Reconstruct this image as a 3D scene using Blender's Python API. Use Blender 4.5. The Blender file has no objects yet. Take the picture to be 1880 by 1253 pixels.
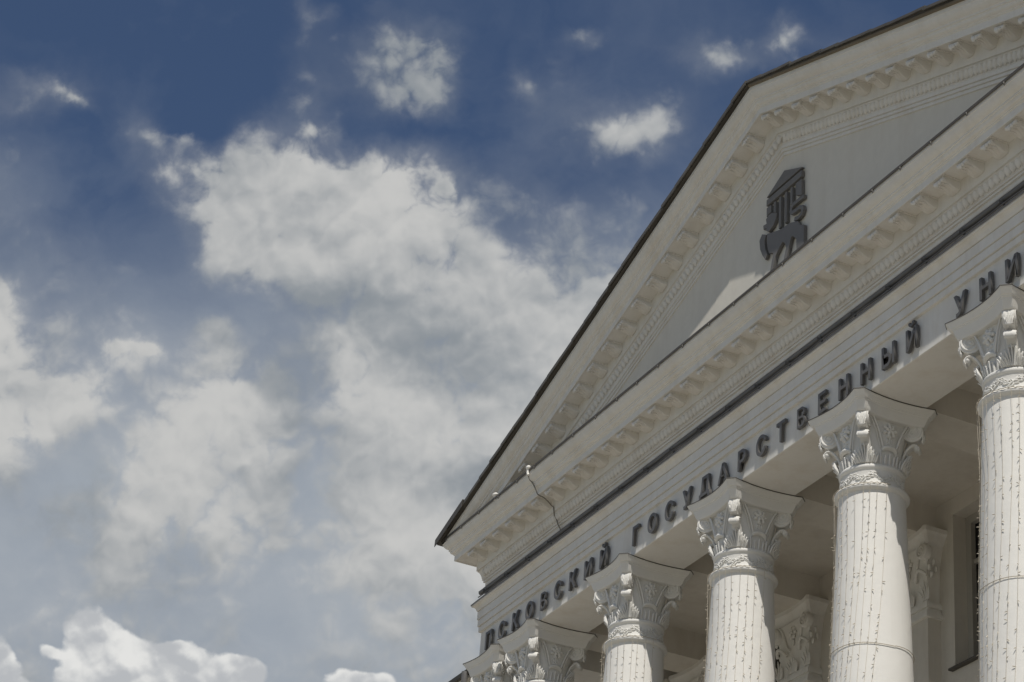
import bpy, math, random
from mathutils import Vector, Matrix
random.seed(7)
D = bpy.data; C = bpy.context; SC = C.scene
PI = math.pi; R = math.radians
XO, ZO = -7.0, 14.39            # survey frame (x along the front, z from the abacus top) -> world, ground at 0
S = 2.8                         # column spacing
YF = -.386                      # front face of the architrave
XL, XR = -1.5274, 15.5274       # ends of the architrave
SUN = Vector((.5166, -.2390, .8251)).normalized()

# ---------------------------------------------------------------- materials
def nt_new(name):
    m = D.materials.new(name); m.use_nodes = True
    n = m.node_tree.nodes; return m, n, m.node_tree.links, n['Principled BSDF']
def paint(name, col, var=.06, rough=.75, bump=.12, scale=9.0, stain=None, stain_amt=.35, fine=120.0, spec=.3, streak=0):
    m, n, l, b = nt_new(name)
    tc = n.new('ShaderNodeTexCoord')
    no = n.new('ShaderNodeTexNoise'); no.inputs['Scale'].default_value = scale; no.inputs['Detail'].default_value = 6
    l.new(tc.outputs['Object'], no.inputs['Vector'])
    mx = n.new('ShaderNodeMix'); mx.data_type = 'RGBA'
    mx.inputs[6].default_value = [c * (1 - var) for c in col] + [1]
    mx.inputs[7].default_value = [min(1, c * (1 + var)) for c in col] + [1]
    l.new(no.outputs['Fac'], mx.inputs[0]); last = mx.outputs[2]
    if stain:
        mp = n.new('ShaderNodeMapping'); mp.inputs['Scale'].default_value = (1.6, 1.6, .35)
        l.new(tc.outputs['Object'], mp.inputs['Vector'])
        n2 = n.new('ShaderNodeTexNoise'); n2.inputs['Scale'].default_value = 1.7; n2.inputs['Detail'].default_value = 8
        n2.inputs['Roughness'].default_value = .65
        l.new(mp.outputs[0], n2.inputs['Vector'])
        cr = n.new('ShaderNodeMapRange'); cr.inputs[1].default_value = .48; cr.inputs[2].default_value = .78
        cr.inputs[4].default_value = stain_amt
        l.new(n2.outputs['Fac'], cr.inputs[0])
        m2 = n.new('ShaderNodeMix'); m2.data_type = 'RGBA'; m2.inputs[7].default_value = list(stain) + [1]
        l.new(cr.outputs[0], m2.inputs[0]); l.new(last, m2.inputs[6]); last = m2.outputs[2]
    if streak:
        mp = n.new('ShaderNodeMapping'); mp.inputs['Scale'].default_value = (9, 9, .55)
        l.new(tc.outputs['Object'], mp.inputs['Vector'])
        n5 = n.new('ShaderNodeTexNoise'); n5.inputs['Scale'].default_value = 1.0; n5.inputs['Detail'].default_value = 5; n5.inputs['Roughness'].default_value = .6
        l.new(mp.outputs[0], n5.inputs['Vector'])
        c5 = n.new('ShaderNodeMapRange'); c5.inputs[1].default_value = .54; c5.inputs[2].default_value = .80; c5.inputs[4].default_value = streak
        l.new(n5.outputs['Fac'], c5.inputs[0])
        m5 = n.new('ShaderNodeMix'); m5.data_type = 'RGBA'; m5.inputs[7].default_value = (.42, .38, .32, 1)
        l.new(c5.outputs[0], m5.inputs[0]); l.new(last, m5.inputs[6]); last = m5.outputs[2]
    l.new(last, b.inputs['Base Color'])
    b.inputs['Roughness'].default_value = rough
    b.inputs['Specular IOR Level'].default_value = spec
    n3 = n.new('ShaderNodeTexNoise'); n3.inputs['Scale'].default_value = fine; n3.inputs['Detail'].default_value = 3
    l.new(tc.outputs['Object'], n3.inputs['Vector'])
    n4 = n.new('ShaderNodeTexNoise'); n4.inputs['Scale'].default_value = 7; n4.inputs['Detail'].default_value = 2
    l.new(tc.outputs['Object'], n4.inputs['Vector'])
    ad = n.new('ShaderNodeMath'); ad.operation = 'MULTIPLY_ADD'; ad.inputs[1].default_value = 3.0
    l.new(n4.outputs['Fac'], ad.inputs[0]); l.new(n3.outputs['Fac'], ad.inputs[2])
    bp = n.new('ShaderNodeBump'); bp.inputs['Strength'].default_value = bump; bp.inputs['Distance'].default_value = .01
    l.new(ad.outputs[0], bp.inputs['Height']); l.new(bp.outputs[0], b.inputs['Normal'])
    return m
def metal(name, col, rough=.5, met=.0, var=.35, scale=5):
    m, n, l, b = nt_new(name)
    tc = n.new('ShaderNodeTexCoord'); no = n.new('ShaderNodeTexNoise')
    no.inputs['Scale'].default_value = scale; no.inputs['Detail'].default_value = 7
    l.new(tc.outputs['Object'], no.inputs['Vector'])
    mx = n.new('ShaderNodeMix'); mx.data_type = 'RGBA'
    mx.inputs[6].default_value = [c * (1 - var) for c in col] + [1]
    mx.inputs[7].default_value = [c * (1 + var) for c in col] + [1]
    l.new(no.outputs['Fac'], mx.inputs[0]); l.new(mx.outputs[2], b.inputs['Base Color'])
    b.inputs['Roughness'].default_value = rough; b.inputs['Metallic'].default_value = met
    return m
M = dict(
    cream=paint('cream_stucco', (.765, .748, .705), .06, stain=(.58, .51, .41), stain_amt=.45, streak=.16),
    tymp=paint('tympanum_stucco', (.71, .68, .61), .05, bump=.10, stain=(.54, .49, .41), stain_amt=.35, streak=.05),
    white=paint('white_column_paint', (.80, .788, .75), .035, bump=.16, scale=5, streak=.10),
    cap=paint('white_plaster_ornament', (.745, .735, .70), .04, bump=.10, fine=60),
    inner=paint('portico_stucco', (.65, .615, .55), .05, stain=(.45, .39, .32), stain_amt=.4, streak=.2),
    flash=metal('dark_flashing', (.075, .068, .058), .6),
    roof=metal('brown_roof_sheet', (.085, .078, .066), .55, var=.5, scale=3),
    batten=metal('tan_eaves_board', (.20, .165, .115), .7, var=.4, scale=2),
    gutter=metal('grey_gutter_metal', (.15, .145, .14), .5),
    sheet=metal('grey_flashing_sheet', (.23, .22, .21), .6),
    letter=metal('dark_letter_metal', (.115, .111, .106), .36, var=.25),
    emblem=metal('dark_emblem_metal', (.165, .158, .150), .5, var=.15),
    glass=metal('dark_window_glass', (.012, .012, .014), .08),
    frame=paint('window_frame_paint', (.42, .40, .36), .05),
    wire=metal('light_wire', (.50, .45, .36), .6, var=.2, scale=30),
    cable=metal('dark_cable_rubber', (.19, .175, .15), .6),
    china=paint('white_plastic', (.85, .83, .78), .03, rough=.4),
    ground=paint('square_paving', (.345, .318, .27), .15, scale=.4, bump=.2),
    grass=paint('lawn', (.07, .10, .035), .3, scale=.6),
)

# ---------------------------------------------------------------- mesh helpers
class MB:
    def __init__(s): s.v = []; s.f = []
    def add(s, vs, fs):
        o = len(s.v); s.v += [tuple(p) for p in vs]; s.f += [tuple(i + o for i in f) for f in fs]
    def box(s, x0, x1, y0, y1, z0, z1):
        s.add([(x0,y0,z0),(x1,y0,z0),(x1,y1,z0),(x0,y1,z0),(x0,y0,z1),(x1,y0,z1),(x1,y1,z1),(x0,y1,z1)],
              [(0,3,2,1),(4,5,6,7),(0,1,5,4),(1,2,6,5),(2,3,7,6),(3,0,4,7)])
    def grid(s, rows, closed=False, caps=False):
        n = len(rows[0]); o = []
        for i in range(len(rows) - 1):
            for j in range(n if closed else n - 1):
                k = (j + 1) % n
                o.append((i*n+j, i*n+k, (i+1)*n+k, (i+1)*n+j))
        if caps: o += [tuple(reversed(range(n))), tuple(range((len(rows)-1)*n, len(rows)*n))]
        s.add([p for r in rows for p in r], o)
    def lathe(s, prof, n=48, cx=0, cy=0, fr=None):
        rows = []
        for r, z in prof:
            rows.append([(cx + (r if fr is None else fr(r, z, 2*PI*j/n)) * math.cos(2*PI*j/n),
                          cy + (r if fr is None else fr(r, z, 2*PI*j/n)) * math.sin(2*PI*j/n), z) for j in range(n)])
        s.grid(rows, True)
    def tube(s, pts, rad, n=6, caps=True):
        pts = [Vector(p) for p in pts]; rows = []
        up = Vector((0, 0, 1)); prev = None
        for i, p in enumerate(pts):
            t = (pts[min(i+1, len(pts)-1)] - pts[max(i-1, 0)])
            if t.length < 1e-9: t = Vector((0, 0, 1))
            t.normalize()
            a = prev if prev is not None else (up if abs(t.z) < .9 else Vector((1, 0, 0)))
            b = a - t * a.dot(t)
            if b.length < 1e-6: b = t.orthogonal()
            b.normalize(); c = t.cross(b); prev = b
            r = rad[i] if isinstance(rad, (list, tuple)) else rad
            rows.append([p + r * (math.cos(2*PI*j/n) * b + math.sin(2*PI*j/n) * c) for j in range(n)])
        s.grid(rows, True, caps)
    def lump(s, c, ax, ay, az, nu=8, nv=5):
        c, ax, ay, az = Vector(c), Vector(ax), Vector(ay), Vector(az)
        vs = [c - az]; 
        for i in range(1, nv):
            t = -PI/2 + PI*i/nv
            for j in range(nu):
                p = 2*PI*j/nu
                vs.append(c + math.cos(t)*(math.cos(p)*ax + math.sin(p)*ay) + math.sin(t)*az)
        vs.append(c + az); fs = []
        for j in range(nu): fs.append((0, 1+(j+1) % nu, 1+j))
        for i in range(nv-2):
            for j in range(nu):
                a = 1+i*nu+j; b = 1+i*nu+(j+1) % nu; fs.append((a, b, b+nu, a+nu))
        e = len(vs)-1; k = 1+(nv-2)*nu
        for j in range(nu): fs.append((e, k+j, k+(j+1) % nu))
        s.add(vs, fs)
    def prism(s, poly, y0, y1):          # polygon in x,z pulled along y
        n = len(poly)
        s.add([(x, y0, z) for x, z in poly] + [(x, y1, z) for x, z in poly],
              [tuple(range(n)), tuple(reversed(range(n, 2*n)))] + [(i, i+n, (i+1) % n + n, (i+1) % n) for i in range(n)])
    def mesh(s, name, mat, ang=35):
        me = D.meshes.new(name); me.from_pydata(s.v, [], s.f); me.materials.append(mat)
        import bmesh
        bm = bmesh.new(); bm.from_mesh(me); bmesh.ops.recalc_face_normals(bm, faces=bm.faces); bm.to_mesh(me); bm.free()
        me.shade_smooth(); me.set_sharp_from_angle(angle=R(ang)); return me
def link(o, parent=None, loc=None):
    C.collection.objects.link(o)
    if parent: o.parent = parent
    if loc is not None: o.location = loc
    return o
def obj(name, mb, mat, parent=None, loc=(XO, 0, ZO), ang=35):
    return link(D.objects.new(name, mb.mesh(name, M[mat], ang)), parent, loc)
def empty(name, parent=None, loc=(0, 0, 0)):
    o = D.objects.new(name, None); o.empty_display_size = .3; return link(o, parent, loc)
def tag(o, label, cat, group=None):
    o['label'] = label; o['category'] = cat
    if group: o['group'] = group
    return o
def arc(cx, cy, r, a0, a1, n=6): return [(cx + r*math.cos(R(a0+(a1-a0)*i/n)), cy + r*math.sin(R(a0+(a1-a0)*i/n))) for i in range(n+1)]
def bez(p0, p1, p2, p3, n=8):
    o = []
    for i in range(n+1):
        t = i/n; u = 1-t
        o.append(tuple(u**3*a + 3*u*u*t*b + 3*u*t*t*c + t**3*d for a, b, c, d in zip(p0, p1, p2, p3)))
    return o

# ---------------------------------------------------------------- ground
gm = MB(); gm.box(-400, 400, -400, 400, -.5, 0)
g = obj('ground', gm, 'ground', None, (0, 0, 0)); g['kind'] = 'structure'
gm = MB(); gm.box(-400, 400, -400, -60, .001, .004)
g = obj('lawn', gm, 'grass', None, (0, 0, 0)); g['kind'] = 'structure'

# ---------------------------------------------------------------- building
bld = tag(empty('university_building'), 'white classical university building with columned portico and pediment', 'building')

YB = 2.7                                   # wall behind the columns
def sweep(prof, name, mat, ang=25):        # round the portico: left return, front, right return
    mb = MB(); rows = []
    for p, z in prof:
        rows.append([(XL-p, YB+.2, z), (XL-p, YF-p, z), (XR+p, YF-p, z), (XR+p, YB+.2, z)])
    mb.grid(rows); return obj(name, mb, mat, bld, ang=ang)
sweep([(-.772, .60), (-.772, 0), (-.012, 0), (0, .006), (0, .498), (.034, .501), (.037, .512), (.037, .578), (.026, .580), (.026, .590), (.053, .592), (.053, .692), (.040, .694), (.040, .704),
       (.064, .706), (.064, .832), (.050, .834), (.050, .843), (.074, .845), (.078, .86), (.084, .872)] + bez((.086, .876), (.09, .90), (.11, .905), (.118, .918), 5) +
      [(.138, .922), (.143, .93), (.143, .952), (.0, 1.02)], 'architrave', 'cream')
sweep([(0, 1.0), (0, 1.20)] + arc(.0, 1.232, .022, -90, 90, 6) + [(-.012, 1.256), (-.012, 1.266), (.004, 1.268), (.004, 1.322), (.030, 1.324), (.030, 1.350), (.020, 1.352), (.020, 1.358), (.046, 1.360), (.046, 1.380), (.036, 1.382)] +
      [(.05, 1.388), (.056, 1.42), (.066, 1.45), (.079, 1.48), (.094, 1.5), (.107, 1.506), (.107, 1.512), (.092, 1.514), (.092, 1.522), (.122, 1.524), (.122, 1.735)], 'frieze', 'cream')
sweep([(.10, 1.735), (.372, 1.735), (.376, 1.722), (.392, 1.720), (.395, 1.725), (.395, 1.812), (.410, 1.818), (.410, 1.832)] +
      bez((.415, 1.835), (.445, 1.84), (.452, 1.86), (.455, 1.885), 5) + [(.470, 1.89), (.470, 1.915)] +
      bez((.475, 1.918), (.50, 1.93), (.535, 1.955), (.548, 2.01), 7) + [(.556, 2.015), (.556, 2.072), (-.2, 2.12)], 'cornice', 'cream')
cfl = sweep([(-.1, 2.128), (.57, 2.088), (.574, 2.085), (.574, 2.048), (.569, 2.048), (.569, 2.078), (.55, 2.081)], 'cornice_flashing', 'flash')
sweep([(-.01, 1.125), (.02, 1.11), (.150, .966), (.153, .958), (.153, .944), (.148, .944), (.148, .956)], 'architrave_flashing', 'sheet')

for i in range(29):
    cm = MB(); x = XL-.4+.62*i+.05*math.sin(i*5.); cm.tube([(x, YF-.572, 2.052), (x+.006, YF-.575, 2.03), (x+.004, YF-.57, 2.008)], [.012, .010, .004], 5)
    obj('flashing_clip', cm, 'flash', cfl, (0, 0, 0))
# gutter along the top of the architrave
gm = MB(); rows = []
gp = [(.026, 1.168), (.022, 1.164)] + arc(.053, 1.148, .028, 180, 360, 8) + [(.081, 1.162), (.087, 1.167), (.078, 1.169), (.074, 1.162), (.074, 1.148), (.053, 1.130), (.031, 1.148)]
gm.grid([[(x, YF-p, z) for p, z in gp] for x in (XL-.055, 16.0)], True, True)
gt = obj('gutter', gm, 'gutter', bld)
def bracket_mb(x):
    b = MB(); b.grid([[(xx, YF-p, z) for p, z in arc(.053, 1.148, .034, 170, 370, 8)] for xx in (x, x+.022)])
    b.box(x, x+.022, YF-.13, YF-.045, 1.075, 1.112); return b
for i in range(24): obj('gutter_bracket', bracket_mb(XL+.2+.72*i), 'gutter', gt, (0, 0, 0))
gm = MB(); gm.tube([(x, YF-.12-.004*math.sin(3.1*x), 1.03+.006*math.sin(7*x+1)) for x in [XL+.05+.2*i for i in range(85)]], .009, 5)
obj('gutter_cable', gm, 'gutter', gt, (0, 0, 0))
def joint_mb(x):
    b = MB(); b.grid([[(xx, YF-p, z) for p, z in arc(.053, 1.148, .0315, 175, 365, 8)] for xx in (x, x+.09)]); return b
for x in (2.05, 5.0, 7.95, 10.65, 12.0): obj('gutter_joint', joint_mb(x), 'gutter', gt, (0, 0, 0))

# pediment
T = .3539; CA = math.cos(math.atan(T)); SA = math.sin(math.atan(T)); ZT = 4.371; XC = 7.0
XE = XL - .556
def rake_z(x, v): return ZT + v/CA - T*abs(x-XC)
rp = [(-.05, 0), (.020, .002), (.020, .042), (.012, .044), (.012, .050), (.036, .052), (.036, .088), (.028, .090), (.028, .096), (.050, .098), (.050, .150), (.042, .153), (.05, .16), (.056, .19), (.066, .22), (.079, .25), (.094, .272),
      (.107, .280), (.107, .286), (.092, .288), (.092, .296), (.122, .298), (.122, .509), (.372, .509), (.376, .497), (.392, .495), (.395, .50), (.395, .587), (.410, .593), (.410, .607)] + \
     bez((.415, .61), (.445, .615), (.452, .635), (.455, .66), 5) + [(.470, .665), (.470, .69)] + \
     bez((.475, .693), (.50, .705), (.535, .73), (.548, .785), 7) + [(.556, .79), (.556, .842), (-.1, .86)]
def clip_low(mb, z):
    import bmesh
    me = D.meshes.new('tmp'); me.from_pydata(mb.v, [], mb.f); bm = bmesh.new(); bm.from_mesh(me)
    bmesh.ops.bisect_plane(bm, geom=bm.verts[:]+bm.edges[:]+bm.faces[:], plane_co=(0, 0, z), plane_no=(0, 0, 1), clear_inner=True)
    bm.to_mesh(me); bm.free(); o = MB(); o.v = [tuple(v.co) for v in me.vertices]; o.f = [tuple(p.vertices) for p in me.polygons]
    D.meshes.remove(me); return o
for sgn in (-1, 1):
    mb = MB(); xe = XE if sgn < 0 else XR + .556
    mb.grid([[(x, YF-p, rake_z(x, v)) for p, v in rp] for x in (xe, XC)])
    obj('raking_cornice', clip_low(mb, 2.0), 'cream', bld, ang=25)
mb = MB(); mb.prism([(XL+.3, 2.0), (XR-.3, 2.0), (XC, rake_z(XC, .03))], YF-.002, YF+.3)
obj('tympanum', mb, 'tymp', bld)
# roof: back slab and the overlapping edge sheets
for sgn in (-1, 1):
    mb = MB(); xe = XL-.66 if sgn < 0 else XR+.66
    mb.grid([[(x, y, rake_z(x, v)) for y, v in ((YF-.60, .868), (9, .868), (9, .90), (YF-.60, .90))] for x in (xe, XC)], True, True)
    rf = obj('roof', mb, 'roof', bld)
    L = abs(xe-XC)/CA; n = 25
    for i in range(n):
        ml = MB(); a = L*i/n; b = L*(i+1)/n + .05
        d0 = random.uniform(0, .008); d1 = random.uniform(.010, .028); vl = .872 if sgn > 0 else .846; pj = random.uniform(.0, .012)
        row = []
        for s_, dv in ((a, d1), (b, d0)):
            x = xe - sgn*s_*CA*1.0
            x = min(x, XC) if sgn < 0 else max(x, XC)
            row.append([(x, YF-p, rake_z(x, v)) for p, v in ((.20, .915+dv), (.612+pj, .913+dv), (.622+pj, .907+dv), (.624+pj, vl+dv), (.608+pj, vl-.002+dv), (.604, .886), (.20, .89))])
        ml.grid(row, True, True); obj('roof_sheet', ml, 'roof', rf, (0, 0, 0))
    mb = MB(); mb.grid([[(x, YF-p, rake_z(x, v)) for p, v in ((.50, .868), (.592, .866), (.592, .840), (.55, .838))] for x in (xe, XC)])
    if sgn > 0: obj('eaves_board', mb, 'batten', rf, (0, 0, 0))
    mb = MB(); x0 = xe; x1 = xe - sgn*.95
    mb.grid([[(x, YF-p, rake_z(x, v)) for p, v in ((.3, .945), (.640, .942), (.644, .825), (.636, .825), (.632, .925), (.3, .93))] for x in (x0, x1)], True, True)
    obj('roof_end_sheet', mb, 'flash', rf, (0, 0, 0))

# egg and dart runs
def eggs(pts, tilt, name):
    mb = MB(); tx = Vector((math.cos(tilt), 0, math.sin(tilt))); tn = Vector((-math.sin(tilt), 0, math.cos(tilt)))
    up = (tn*.94 + Vector((0, -1, 0))*.34).normalized(); out = (Vector((0, -1, 0))*.94 - tn*.34).normalized()
    for i, p in enumerate(pts):
        p = Vector(p)
        mb.lump(p, tx*.043, out*.024, up*.062, 8, 6)
        q = p + tx*.047; mb.tube([q + up*.055, q - up*.02 + out*.004, q - up*.06], [.004, .007, .003], 5)
    return obj(name, mb, 'cream', bld, ang=60)
N = int((XR-XL)/.095)
eggs([(XL+.02+.095*(i+.5), YF-.078, 1.448) for i in range(N)], 0, 'egg_and_dart')
for sgn in (-1, 1):
    pts = []; x = XC + sgn*.12
    while rake_z(x, .22) > 1.95: pts.append((x, YF-.078, rake_z(x, .222))); x += sgn*.095*CA
    eggs(pts, -sgn*math.atan(T), 'egg_and_dart')
mb = MB(); mb.lump((XC-.0, YF-.09, rake_z(XC, .21)), (.045, 0, 0), (0, -.03, 0), (0, 0, .075)); mb.tube([(XC-.07, YF-.07, rake_z(XC, .26)), (XC-.03, YF-.1, rake_z(XC, .2)), (XC, YF-.1, rake_z(XC, .14)), (XC+.03, YF-.1, rake_z(XC, .2)), (XC+.07, YF-.07, rake_z(XC, .26))], .014, 6)
obj('apex_ornament', mb, 'cream', bld)

# modillions (scrolled brackets under the corona)
def modillion_mesh():
    mb = MB()
    side = [(0, 0), (0, -.112)] + bez((-.01, -.124), (-.07, -.138), (-.12, -.092), (-.170, -.078), 8) + \
           [(-.215+.036*math.cos(R(a)), -.052+.036*math.sin(R(a))) for a in (-120, -150, 180, 150, 120, 95)] + [(-.19, 0)]
    rows = []
    for x, k in ((-.088, .80), (-.083, .93), (-.06, 1.0), (-.03, 1.05), (0, 1.07), (.03, 1.05), (.06, 1.0), (.083, .93), (.088, .80)):
        rows.append([(x, y, z*k) for y, z in side])
    mb.grid(rows, True, True)
    mb.box(-.108, .108, -.252, .004, -.012, .002)                      # cap plate
    # leaf: mid rib and lobes curling off the nose
    mb.tube([(0, -.02, -.118), (0, -.08, -.112), (0, -.15, -.088), (0, -.21, -.093)], [.010, .014, .013, .010], 6)
    for s in (-1, 1):
        mb.tube([(s*.03, -.05, -.115), (s*.05, -.11, -.098), (s*.055, -.17, -.082), (s*.05, -.215, -.09)], [.008, .012, .012, .008], 6)
        mb.lump((s*.066, -.238, -.062), (.024, 0, 0), (0, .022, 0), (0, 0, .026), 7, 5)
        mb.lump((s*.036, -.252, -.082), (.022, 0, 0), (0, .020, .004), (0, -.006, .024), 7, 5)
        mb.tube([(s*.094, -.215+.026*math.cos(a*.9)*(1-a/9), -.052+.026*math.sin(a*.9)*(1-a/9)) for a in range(9)], .006, 5)
    mb.lump((0, -.258, -.092), (.024, 0, 0), (0, .022, .006), (0, -.006, .036), 7, 5)
    return mb.mesh('modillion', M['cream'], 40)
mmesh = modillion_mesh(); YM = YF-.120
def place_mod(x, z, rot=0):
    o = D.objects.new('modillion', mmesh); link(o, bld, (XO+x, YM, ZO+z)); o.rotation_euler = (0, rot, 0)
k = 0
while XC-.06-.438*k > XL-.02:
    place_mod(XC-.06-.438*k, 1.735)
    if k: place_mod(XC-.06+.438*k, 1.735)
    k += 1
k = 1
place_mod(XC+.09, rake_z(XC+.09, .509), math.atan(T))
while rake_z(XC-.423*k, .509) > 1.98:
    for s in (-1, 1): place_mod(XC+s*.423*k, rake_z(XC+.423*k, .509), s*math.atan(T))
    k += 1

# ---------------------------------------------------------------- the column (local frame: z = 0 under the architrave)
FOOT = -11.2
def diag(k): a = R(45 + 90*k); return Vector((math.cos(a), math.sin(a), 0)), Vector((-math.sin(a), math.cos(a), 0))
def abacus_outline(h, sag=.066, c=.085, n=18):
    out = []
    for k in range(4):
        a = R(90*k); ca, sa = math.cos(a), math.sin(a)
        for i in range(n+1):
            t = -1 + 2*i/n; x = t*(h-c); y = -h + sag*(1-t*t)
            out.append((x*ca - y*sa, x*sa + y*ca))
    return out
def abacus_mb():
    mb = MB(); rows = []
    for z, h, sg in [(-.008, 0.534, .080), (-.008, 0.571, .066), (-.018, 0.573, .066), (-.026, 0.566, .066), (-.046, 0.555, .066), (-.066, 0.544, .066), (-.082, 0.535, .065), (-.087, 0.524, .065), (-.100, 0.521, .065), (-.102, 0.513, .064), (-.122, 0.506, .063), (-.147, 0.497, .061), (-.172, 0.488, .059), (-.196, 0.479, .057), (-.214, 0.472, .056), (-.220, 0.466, .055), (-.221, 0.394, .05)]:
        rows.append([(x, y, z) for x, y in abacus_outline(h, sg, .085*h/.573)])
    mb.grid(rows, True, True); return mb
def flash_mb():
    mb = MB(); mb.grid([[(x, y, z) for x, y in abacus_outline(h)] for z, h in ((-.0015, .52), (-.0015, .577), (-.012, .579), (-.012, .575), (-.007, .570))], True, True); return mb
def bell_mb():
    mb = MB()
    def fr(r, z, a):
        f = max(0, (z+.62)/.42); return r + .075*f*f*max(0, -math.cos(4*a))**1.0
    mb.lathe([(.34, -.778), (.345, -.7), (.35, -.6), (.356, -.5), (.36, -.4), (.362, -.3), (.362, -.21)], 64, fr=fr); return mb
def spiral(c, dr, nrm, r0, r1, turns, start, rad, mb, flip=1):
    pts = []; rr = []; n = 44
    for i in range(n+1):
        t = i/n; a = start + flip*turns*2*PI*t; r = r0 + (r1-r0)*t**.85
        pts.append(c + dr*(r*math.cos(a)) + Vector((0, 0, 1))*(r*math.sin(a)) + nrm*.004); rr.append(rad*(1-.35*t))
    mb.tube(pts, rr, 6)
def volute_mb(k):
    d, t = diag(k); mb = MB(); c = d*.488 + Vector((0, 0, -.276))
    rows = []
    for s, r in ((-.060, .106), (-.056, .120), (-.040, .125), (-.02, .119), (0, .116), (.02, .119), (.040, .125), (.056, .120), (.060, .106)):
        rows.append([c + t*s + d*(r*math.cos(2*PI*j/24)) + Vector((0, 0, r*math.sin(2*PI*j/24))) for j in range(24)])
    mb.grid(rows, True, True)
    for s in (-1, 1):
        spiral(c + t*(s*.059), d, t*s, .112, .016, 2.3, R(100), .0125, mb, -1)
        mb.lump(c + t*(s*.062), d*.02, Vector((0, 0, .02)), t*.014)
    mb.grid([[p + t*w for w in (-.055, -.02, .02, .055)] for p in (d*.34 + Vector((0, 0, -.30)), d*.40 + Vector((0, 0, -.20)), d*.45 + Vector((0, 0, -.157)), d*.506 + Vector((0, 0, -.156)))])
    mb.grid([[p + t*w for w in (-.05, .05)] for p in (d*.36 + Vector((0, 0, -.21)), d*.55 + Vector((0, 0, -.21)), d*.56 + Vector((0, 0, -.19)))])
    return mb
def fan(mb, c, ax, up, out, n, spread, l0, l1, w, th, curl=.0):
    for i in range(n):
        u = (i/(n-1) - .5)*2; a = u*spread
        l = l0 + (l1-l0)*(1-abs(u)); dirv = (up*math.cos(a) + ax*math.sin(a))
        base = c + ax*(u*w*n*.42)
        pts = [base + out*.004, base + dirv*l*.5 + out*th*1.6, base + dirv*l*.85 + out*(th*2.2+curl*.5), base + dirv*l + out*(th*2+curl)]
        mb.tube(pts, [w*.55, w*.62, w*.45, w*.15], 6)
def corner_leaf_mb(k):
    d, t = diag(k); mb = MB(); Z = Vector((0, 0, 1))
    c = d*.594 + Z*-.375
    fan(mb, c, t, Z, d, 5, .30, .07, .150, .015, .005)
    fan(mb, c + d*.010, t, Z, d, 4, .22, .05, .10, .013, .005, .010)
    mb.lump(c + Z*-.005, t*.046, d*.018, Z*.03, 10, 6); return mb
def leaf_scroll_mb(k):
    d, t = diag(k); mb = MB(); Z = Vector((0, 0, 1))
    path = bez((.35, -.70), (.365, -.58), (.395, -.50), (.455, -.453), 8) + bez((.47, -.445), (.512, -.432), (.548, -.452), (.556, -.495), 7) + [(.549, -.52), (.536, -.525)]
    n = len(path)
    for thick, off in ((0, 0),):
        top = []; 
        for i, (r, z) in enumerate(path):
            w = .062 if i < 9 else .062 + .012*math.sin(min(1, (i-8)/7)*PI)
            r2, z2 = path[min(i+1, n-1)]; r1, z1 = path[max(i-1, 0)]
            tv = Vector((r2-r1, z2-z1)).normalized(); nv = Vector((-tv.y, tv.x))*(.018 if i < n-2 else .010)
            ring = []
            for s, kk in ((-1, 0), (-.8, .8), (-.4, 1), (0, .86), (.4, 1), (.8, .8), (1, 0), (.8, -.8), (0, -1), (-.8, -.8)):
                ring.append(d*(r + nv.x*kk) + Z*(z + nv.y*kk) + t*(w*s))
            top.append(ring)
        mb.grid(top, True, True)
    mb.lump(d*.526 + Z*-.474, t*.068, d*.038, Z*.040, 12, 8)
    for s in (-.5, -.17, .17, .5):
        mb.lump(d*.557 + Z*-.494 + t*(s*.11), t*.015, d*.010, Z*.026, 7, 5)
    return mb
def acanthus_mb(k):
    d, t = diag(k); mb = MB(); Z = Vector((0, 0, 1)); up = (Z*.97 + d*.22).normalized(); out = (d*.97 - Z*.22)
    c = d*.352 + Z*-.775
    fan(mb, c, t, up, out, 11, .50, .10, .250, .024, .012, .012)
    fan(mb, c + out*.014 + Z*.01, t, up, out, 9, .42, .09, .240, .020, .010, .022)
    fan(mb, c + out*.024 + Z*.01, t, up, out, 7, .30, .08, .230, .016, .008, .034)
    mb.lump(c + out*.066 + Z*.225, t*.050, out*.022, Z*.020, 9, 6); return mb
def leaf_ring_mb(q):
    mb = MB(); Z = Vector((0, 0, 1))
    for i in range(10*q-5, 10*q+5):
        a = 2*PI*i/40; near = abs(((math.degrees(a)) % 90) - 45)
        if near < 13: continue
        o = Vector((math.cos(a), math.sin(a), 0)); t = Vector((-o.y, o.x, 0)); h = .105 if i % 2 else .135
        c = o*.345 + Z*-.78
        mb.tube([c, c + Z*h*.5 + o*.012, c + Z*h*.9 + o*.02, c + Z*h + o*.034], [.014, .017, .015, .008], 6)
        mb.lump(c + Z*h + o*.03, t*.016, o*.012, Z*.012, 6, 4)
    return mb
def face(k): a = R(90*k); return Vector((math.cos(a), math.sin(a), 0)), Vector((-math.sin(a), math.cos(a), 0))
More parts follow.
